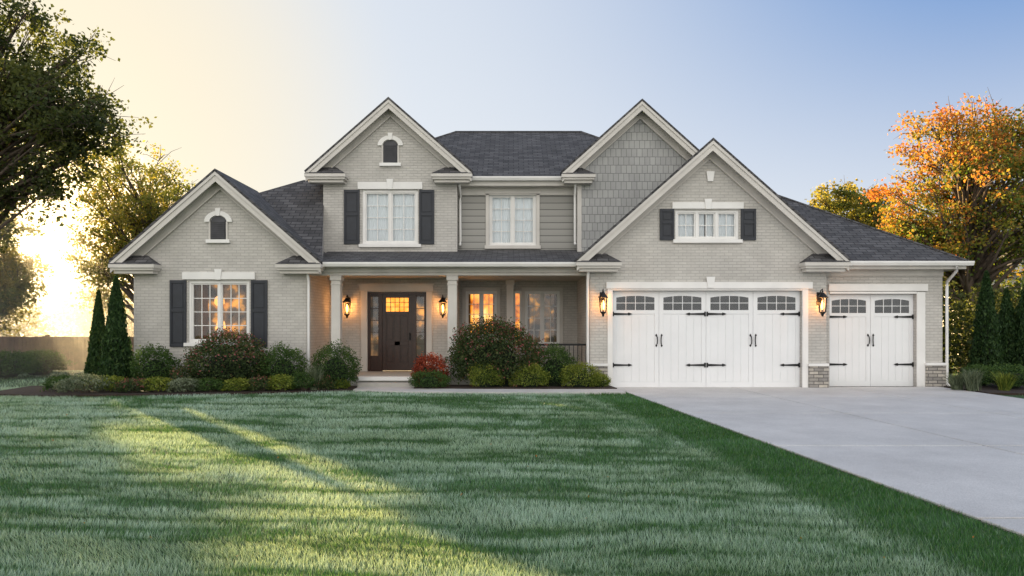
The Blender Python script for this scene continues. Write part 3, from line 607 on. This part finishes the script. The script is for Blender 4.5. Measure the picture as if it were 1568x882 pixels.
def bush(name,x,y,rx,h,mat,n=4500,ls=.045,core=True,ry=None,z0=.05):
    e=empty(name,(0,0,0)); ry=ry or rx*.85
    th=rng.uniform(0,2*math.pi,n); cz=rng.uniform(-.55,1,n); sr=np.sqrt(1-cz**2)
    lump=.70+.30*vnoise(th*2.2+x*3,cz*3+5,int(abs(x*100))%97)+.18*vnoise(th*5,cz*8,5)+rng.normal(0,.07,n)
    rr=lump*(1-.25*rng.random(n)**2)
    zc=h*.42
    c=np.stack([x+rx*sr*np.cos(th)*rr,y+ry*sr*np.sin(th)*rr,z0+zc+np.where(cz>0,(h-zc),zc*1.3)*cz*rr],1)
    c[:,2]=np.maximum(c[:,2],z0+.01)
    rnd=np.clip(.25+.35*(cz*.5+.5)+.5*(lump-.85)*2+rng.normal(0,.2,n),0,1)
    leaves('leaves',c,ls,LM[mat],e,rnd)
    b=B('stems','bark')
    for i in range(9):
        an=i*.7; q=(x+rx*.45*math.cos(an),y+ry*.45*math.sin(an),z0+h*.6); b.tube([(x+.05*math.cos(an),y+.05*math.sin(an),0),((x+q[0])/2+.03,(y+q[1])/2,z0+h*.4),q],[.018,.012,.004],5)
    b.done(e)
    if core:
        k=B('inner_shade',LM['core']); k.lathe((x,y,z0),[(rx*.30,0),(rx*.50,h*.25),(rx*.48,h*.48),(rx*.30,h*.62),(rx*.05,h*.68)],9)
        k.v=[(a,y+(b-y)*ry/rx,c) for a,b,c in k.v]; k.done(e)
    return e
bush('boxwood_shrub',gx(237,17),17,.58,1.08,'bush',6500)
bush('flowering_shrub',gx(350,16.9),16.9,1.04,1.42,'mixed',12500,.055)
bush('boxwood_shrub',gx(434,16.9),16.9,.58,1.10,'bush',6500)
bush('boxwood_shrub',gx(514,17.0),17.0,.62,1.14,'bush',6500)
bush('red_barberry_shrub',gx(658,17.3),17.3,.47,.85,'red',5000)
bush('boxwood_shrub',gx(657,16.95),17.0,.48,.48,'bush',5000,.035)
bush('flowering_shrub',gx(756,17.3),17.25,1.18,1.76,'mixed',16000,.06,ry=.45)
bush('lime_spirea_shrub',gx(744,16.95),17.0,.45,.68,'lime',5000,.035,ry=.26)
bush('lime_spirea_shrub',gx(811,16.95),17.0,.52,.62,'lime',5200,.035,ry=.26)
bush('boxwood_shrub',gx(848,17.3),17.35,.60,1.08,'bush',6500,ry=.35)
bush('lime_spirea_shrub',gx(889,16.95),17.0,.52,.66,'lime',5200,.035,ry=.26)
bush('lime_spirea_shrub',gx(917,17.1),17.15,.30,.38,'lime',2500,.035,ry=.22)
for i,(px,yy,r_,h_,mt) in enumerate([(130,15.85,.6,.45,'sage'),(170,16.2,.45,.38,'lime'),(205,15.95,.4,.33,'mixed'),(240,16.1,.42,.36,'lime'),(285,16.6,.4,.6,'mixed'),(285,16.1,.42,.33,'sage'),(325,16.25,.42,.34,'bush'),(365,16.3,.4,.32,'lime'),(400,16.4,.38,.35,'mixed'),(432,16.4,.36,.40,'lime'),(465,16.55,.38,.45,'bush'),(498,16.7,.3,.36,'mixed'),(100,16.4,.5,.40,'bush'),(520,16.85,.25,.28,'lime')]):
    bush('border_perennial',gx(px,yy),yy,r_,h_,mt,2200,.045,core=False)
def tuft(x,y,h,n=260,mat='sage',spread=.35):
    e=empty('ornamental_grass'); an=rng.uniform(0,2*math.pi,n); ln=rng.uniform(.2,1,n)*spread; hh=h*rng.uniform(.6,1,n); co=np.empty((n,4,3)); w=.008
    bx=x+rng.normal(0,.05,n); by=y+rng.normal(0,.05,n)
    co[:,0]=np.stack([bx-w,by,np.full(n,.04)],1); co[:,1]=np.stack([bx+w,by,np.full(n,.04)],1)
    co[:,2]=np.stack([bx+np.cos(an)*ln*.5+w*.6,by+np.sin(an)*ln*.5,hh*.75],1); co[:,3]=np.stack([bx+np.cos(an)*ln*.5-w*.6,by+np.sin(an)*ln*.5,hh*.75],1)
    c2=np.empty((n,4,3)); c2[:,0]=co[:,3]; c2[:,1]=co[:,2]; tip=np.stack([bx+np.cos(an)*ln,by+np.sin(an)*ln,hh*.95],1); c2[:,2]=tip+.001; c2[:,3]=tip
    a=np.concatenate([co,c2]); r_=np.repeat(np.concatenate([rng.random(n)]*2),4)
    mesh_np('blades',a.reshape(-1,3),4,LM[mat],{'rnd':r_},e)
tuft(gx(483,16.6),16.6,.75); tuft(gx(505,16.9),16.95,.6); tuft(gx(1490,16.6),16.6,.65); tuft(gx(1465,16.9),16.9,.5); tuft(gx(1525,16.9),16.6,.55,mat='lime')
def thuja(x,y,h,r,n=9000):
    e=empty('arborvitae_tree'); t=rng.random(n)**1.25; an=rng.uniform(0,2*math.pi,n)
    prof=np.where(t<.12,.75+t/.12*.25,(1-(t-.12)/.88)**.75+.02)
    rr=r*prof*(.72+.35*vnoise(an*2.5,t*h*3.5,int(abs(x*50))%50)+rng.normal(0,.08,n))*(1-.3*rng.random(n)**3)
    c=np.stack([x+rr*np.cos(an),y+rr*np.sin(an),.08+t*h],1)
    leaves('foliage',c,.10,LM['thuja'],e,np.clip(.45+rng.normal(0,.25,n),0,1),asp=.35,vert=True)
    B('trunk','bark').tube([(x,y,0),(x,y,h*.85)],[.05,.01],6).done(e)
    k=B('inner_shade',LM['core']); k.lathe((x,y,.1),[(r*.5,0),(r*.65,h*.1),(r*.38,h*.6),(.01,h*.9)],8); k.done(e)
thuja(gx(178,17),17,2.75,.38); thuja(gx(151,18),18,2.45,.27)
thuja(gx(1510,19),19,3.05,.42); thuja(gx(1541,19.8),19.8,2.6,.40); thuja(gx(1575,19.5),19.5,3.3,.5)
def tree(name,x,y,blobs,trunk_h,r0,mats,nclus=70,lpc=420,ls=.13,sig=.42,seed=1,thr=.62):
    R=np.random.default_rng(seed); e=empty(name); b=B('trunk_and_limbs','bark')
    w=np.array([q[6] for q in blobs],float); w/=w.sum(); C=[]
    for i in range(nclus):
        q=blobs[R.choice(len(blobs),p=w)]; v=R.normal(size=3); v/=np.linalg.norm(v); s=R.random()**.45
        C.append((q[0]+v[0]*q[3]*s,q[1]+v[1]*q[4]*s,q[2]+v[2]*q[5]*s))
    C=np.array(C); ztop=C[:,2].max(); zs=np.linspace(0,ztop*.93,9); tx=[x+.25*math.sin(z*.6+seed)*(z/ztop) + (C[:,0].mean()-x)*(z/ztop)**1.5 for z in zs]; ty=[y+.2*math.cos(z*.5+seed)*(z/ztop)+(C[:,1].mean()-y)*(z/ztop)**1.5 for z in zs]
    b.tube([(a,c,z) for a,c,z in zip(tx,ty,zs)],[r0*(1.25 if z==0 else 1)*(1-.92*z/(ztop*.93)) for z in zs],9)
    pts=[];rn=[]
    for c in C:
        za=max(min(trunk_h*.75,c[2]*.8),min(c[2]*R.uniform(.45,.8),ztop*.85)); xa=np.interp(za,zs,tx); ya=np.interp(za,zs,ty)
        p0=np.array([xa,ya,za]); dv_=c-p0; L_=np.linalg.norm(dv_); p1=p0+dv_*.45+np.array([0,0,.10*L_])+R.normal(0,.10,3)*L_*.4; r1=r0*.34*(1-za/ztop)+.03
        b.tube([p0,p1,c],[r1,r1*.6,.012],5)
        for k in range(5):
            dd=R.normal(size=3)*sig*.8; dd[2]+=.1; b.tube([p1+(c-p1)*R.uniform(.4,1),c+dd*.6,c+dd*1.2],[.014,.009,.004],4)
        sub=c+R.normal(size=(7,3))*sig*.85*np.array([1,1,.75]); 
        n=int(lpc*R.uniform(.5,1.4)); k=R.integers(0,7,n); pp=sub[k]+R.normal(size=(n,3))*sig*.40*np.array([1,1,.7]); pts.append(pp)
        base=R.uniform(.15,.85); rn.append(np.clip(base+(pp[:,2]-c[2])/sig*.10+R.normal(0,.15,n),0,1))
    b.done(e,smooth=True)
    P=np.concatenate(pts); RN=np.concatenate(rn)
    if len(mats)==1: leaves('leaves',P,ls,LM[mats[0]],e,RN,asp=.65)
    else:
        hz=(P[:,2]-P[:,2].min())/(np.ptp(P[:,2])); kk=hz-.12*(P[:,0]-P[:,0].mean())+R.normal(0,.22,len(P))>thr
        leaves('leaves',P[~kk],ls,LM[mats[0]],e,RN[~kk],asp=.65); leaves('leaves_upper',P[kk],ls,LM[mats[1]],e,RN[kk],asp=.65)
    return e
tree('oak_tree',-16.6,19.5,[(-14.6,19.5,8.3,2.9,2.0,2.6,1.4),(-16.6,19.5,5.2,2.2,1.8,1.9,.9),(-16.0,19.5,10.7,2.3,2,1.5,.6),(-12.6,19.3,7.4,1.7,1.3,1.1,.5),(-13.6,19.4,5.6,1.3,1,.9,.35)],3.0,.30,['dark'],175,270,.115,.42,3)
tree('birch_tree',-15.6,29,[(-15.8,29,6.3,2.6,2.2,3.4,1.3),(-14.0,29,5.4,1.9,1.8,2.4,.7),(-17.3,29,4.0,1.2,1.2,1.6,.3)],1.8,.20,['yellow'],115,260,.12,.44,5)
tree('birch_tree',-22.1,27,[(-22.1,27,4.3,2.7,2.0,3.0,1.3),(-20.6,26.5,2.6,1.4,1.5,1.6,.7)],1.2,.20,['yellow'],100,320,.14,.45,15)
tree('linden_tree',-27.0,28,[(-27.0,28,4.5,3.0,2.0,3.6,1.3),(-25,27.5,2.6,2.2,1.5,1.8,.6)],1.2,.22,['dark'],90,330,.15,.5,17)
tree('maple_tree',16.0,24,[(15.7,24,6.5,2.7,2.2,2.9,1.4),(17.8,24,5.2,2.4,2,2.3,.9),(14.1,24,4.4,1.8,1.6,1.6,.6),(17.2,24,8.1,2.0,1.6,1.6,.6)],2.2,.26,['maple','orange'],175,260,.11,.40,8,.70)
tree('ash_tree',16.6,33,[(16.2,33,6.0,2.2,1.8,2.5,1),(19.5,33,5.2,1.6,1.6,2.0,.5)],2,.2,['yellow'],85,360,.15,.42,12)
def belt(name,specs,mat,dens=900,ls=.2):
    e=empty(name); pts=[]; rn=[]
    for (x,y,z,rx,ry,rz) in specs:
        n=int(dens*rx*rz); v=rng.normal(size=(n,3)); v/=np.linalg.norm(v,axis=1)[:,None]; s=(rng.random(n)**.3); lump=.75+.35*vnoise(v[:,0]*3+x,v[:,2]*3+z,7)
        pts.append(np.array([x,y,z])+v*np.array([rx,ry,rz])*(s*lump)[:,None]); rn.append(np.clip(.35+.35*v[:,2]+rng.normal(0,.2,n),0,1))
    P=np.concatenate(pts); k=P[:,2]>.02; leaves('foliage',P[k],ls,LM[mat],e,np.concatenate(rn)[k])
    b=B('trunks','bark')
    for (x,y,z,rx,ry,rz) in specs: b.tube([(x,y,0),(x+.1,y,z)],[.12,.04],6)
    b.done(e)
belt('hedge_row',[(13.4+i*1.4+rng.uniform(-.2,.2),22+rng.uniform(-.5,1),1.3,1.2,1.0,1.6+rng.uniform(-.2,.5)) for i in range(9)],'dark',1500,.12)
belt('distant_tree_line',[(-46+i*2.7,42+rng.uniform(-2,2),1.6,2.4,2,2.2+rng.uniform(-.5,1)) for i in range(15)]+[(17+i*2.6,31+rng.uniform(-1,1),1.5,2.0,1.6,2.0+rng.uniform(-.4,.5)) for i in range(7)],'dark',600,.22)
bush('boxwood_shrub',gx(1545,17.2),17.2,.7,.6,'bush',5000); bush('boxwood_shrub',gx(1500,18),18,.5,.55,'bush',3500)
bush('boxwood_shrub',gx(60,22),22,.9,.8,'bush',5000,.06); bush('boxwood_shrub',gx(10,21),21,.9,.8,'bush',5000,.06)
def fence(x0,x1,y,h):
    b=B('wooden_fence','fence'); x=x0
    while x<x1: b.box(x,x+.13,y,y+.02,.03,h-.02*random.random()); x+=.14
    for z in (.35,h-.3): b.box(x0,x1,y+.021,y+.06,z,z+.09)
    x=x0
    while x<x1: b.box(x,x+.1,y+.061,y+.16,0,h+.05); x+=2.4
    b.done()
fence(-24,-10.8,24.5,1.25); fence(11.5,13.2,21.3,1.45)
NH=empty('neighbour_house'); b=B('walls','trim'); b.box(23.5,34,35,43,0,4.3); b.done(NH)
b=B('roof','shingle'); b.hull8([(23,34.6,4.3),(34.5,34.6,4.3),(34.5,43.4,4.3),(23,43.4,4.3)],[(26,38.5,6.6),(32,38.5,6.6),(32,39.5,6.6),(26,39.5,6.6)]); b.done(NH)
b=B('dormer','trim'); b.xz([(25,4.3),(27.4,4.3),(26.2,6.2)],34.3,38); b.done(NH)
b=B('dormer_roof','shingle'); b.xz([(24.7,4.2),(26.2,6.5),(26.2,6.25),(24.95,4.2)],34.1,38); b.xz([(27.7,4.2),(27.45,4.2),(26.2,6.25),(26.2,6.5)],34.1,38); b.done(NH)
b=B('window','louver'); b.box(27.5,28.6,34.9,34.99,1.5,3.2); b.box(25.7,26.7,34.2,34.29,4.5,5.2); b.done(NH)
n=50; d=np.exp(rng.uniform(math.log(4.5),math.log(16),n)); x=rng.uniform(-1,1,n)*d*.75; k=x<edge_x(d)-.1
leaves('fallen_leaves',np.stack([x[k],d[k],np.full(k.sum(),.045)],1),.025,LM['orange'],None,up=0)
# =================================================================== LIGHT
az=math.radians(-38.5); el=math.radians(11.5)
Sd=Vector((math.sin(az)*math.cos(el),math.cos(az)*math.cos(el),math.sin(el)))
sl_=bpy.data.lights.new('sun','SUN'); sl_.energy=27; sl_.angle=math.radians(.8); sl_.color=(1,.70,.34); so=bpy.data.objects.new('sun',sl_); link(so); so.rotation_euler=Sd.to_track_quat('Z','Y').to_euler()
wd=bpy.data.worlds.new('World'); S.world=wd; wd.use_nodes=True; nt=wd.node_tree; bg=nt.nodes['Background']
sk=N(nt,'ShaderNodeTexSky',sky_type='NISHITA'); sk.sun_disc=False; sk.sun_elevation=el; sk.sun_rotation=az; sk.air_density=1.0; sk.dust_density=1.5; sk.ozone_density=1.5
tc=N(nt,'ShaderNodeTexCoord'); nr=N(nt,'ShaderNodeVectorMath',operation='NORMALIZE'); L(nt,tc.outputs['Generated'],nr.inputs[0])
dt=N(nt,'ShaderNodeVectorMath',operation='DOT_PRODUCT'); L(nt,nr.outputs[0],dt.inputs[0]); dt.inputs[1].default_value=tuple(Sd)
sp=N(nt,'ShaderNodeSeparateXYZ'); L(nt,nr.outputs[0],sp.inputs[0])
def mr_(src,a,b,c,d,t='SMOOTHSTEP'):
    n=N(nt,'ShaderNodeMapRange'); n.interpolation_type=t; L(nt,src,n.inputs[0]); 
    for i,v in enumerate((a,b,c,d)): n.inputs[1+i].default_value=v
    return n.outputs[0]
def mul(a,b):
    n=N(nt,'ShaderNodeMath',operation='MULTIPLY'); L(nt,a,n.inputs[0]); L(nt,b,n.inputs[1]); return n.outputs[0]
elev=mr_(sp.outputs[2],.0,.52,0,1); away=mr_(dt.outputs['Value'],.97,.25,.12,1)
bf=mul(elev,away)
base=mixc(nt,bf,(.82,.85,.87),(.08,.26,.62))
rear_fill=mr_(sp.outputs[1],.15,-.75,0,1)
rearc=mixc(nt,rear_fill,base,(1.74,1.69,1.60))  # added fill: sky brightened behind the camera to light the shaded facade
glow=mr_(dt.outputs['Value'],.86,1.0,0,1,'SMOOTHSTEP')
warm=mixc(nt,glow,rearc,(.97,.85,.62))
nish=mixc(nt,1.0,sk.outputs[0],(.004,.0055,.008),'MULTIPLY')
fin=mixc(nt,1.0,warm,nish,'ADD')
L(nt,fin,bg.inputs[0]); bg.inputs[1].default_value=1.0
# morning mist bank among the trees beside the house: nested mounds with long sloping flanks (thins out gradually)
ME=empty('morning_mist')
def mist(dens,top,off,xt):
    m,nt,p,o=newmat('morning_mist_vapour'); nt.nodes.remove(p); vs=N(nt,'ShaderNodeVolumeScatter'); vs.inputs['Color'].default_value=(1,.90,.72,1); vs.inputs['Density'].default_value=dens; vs.inputs['Anisotropy'].default_value=.5; L(nt,vs.outputs[0],o.inputs['Volume'])
    mi=B('mist_layer',m); a=off; zb=.07+a*.004
    mi.hull8([(-70-a,11-a*.6,zb),(-12.6-a*.2,11-a*.6,zb),(-10.2-a*.1,17.9,zb),(-10.2-a*.1,66+a,zb),(-70-a,66+a,zb)],[(-60,26+a,top),(xt,26+a,top),(xt+1,32,top),(xt+1,46,top),(-60,46,top)]); mi.done(ME)
mist(.012,6,0,-22); mist(.009,12,1.5,-27); mist(.006,20,3,-34)
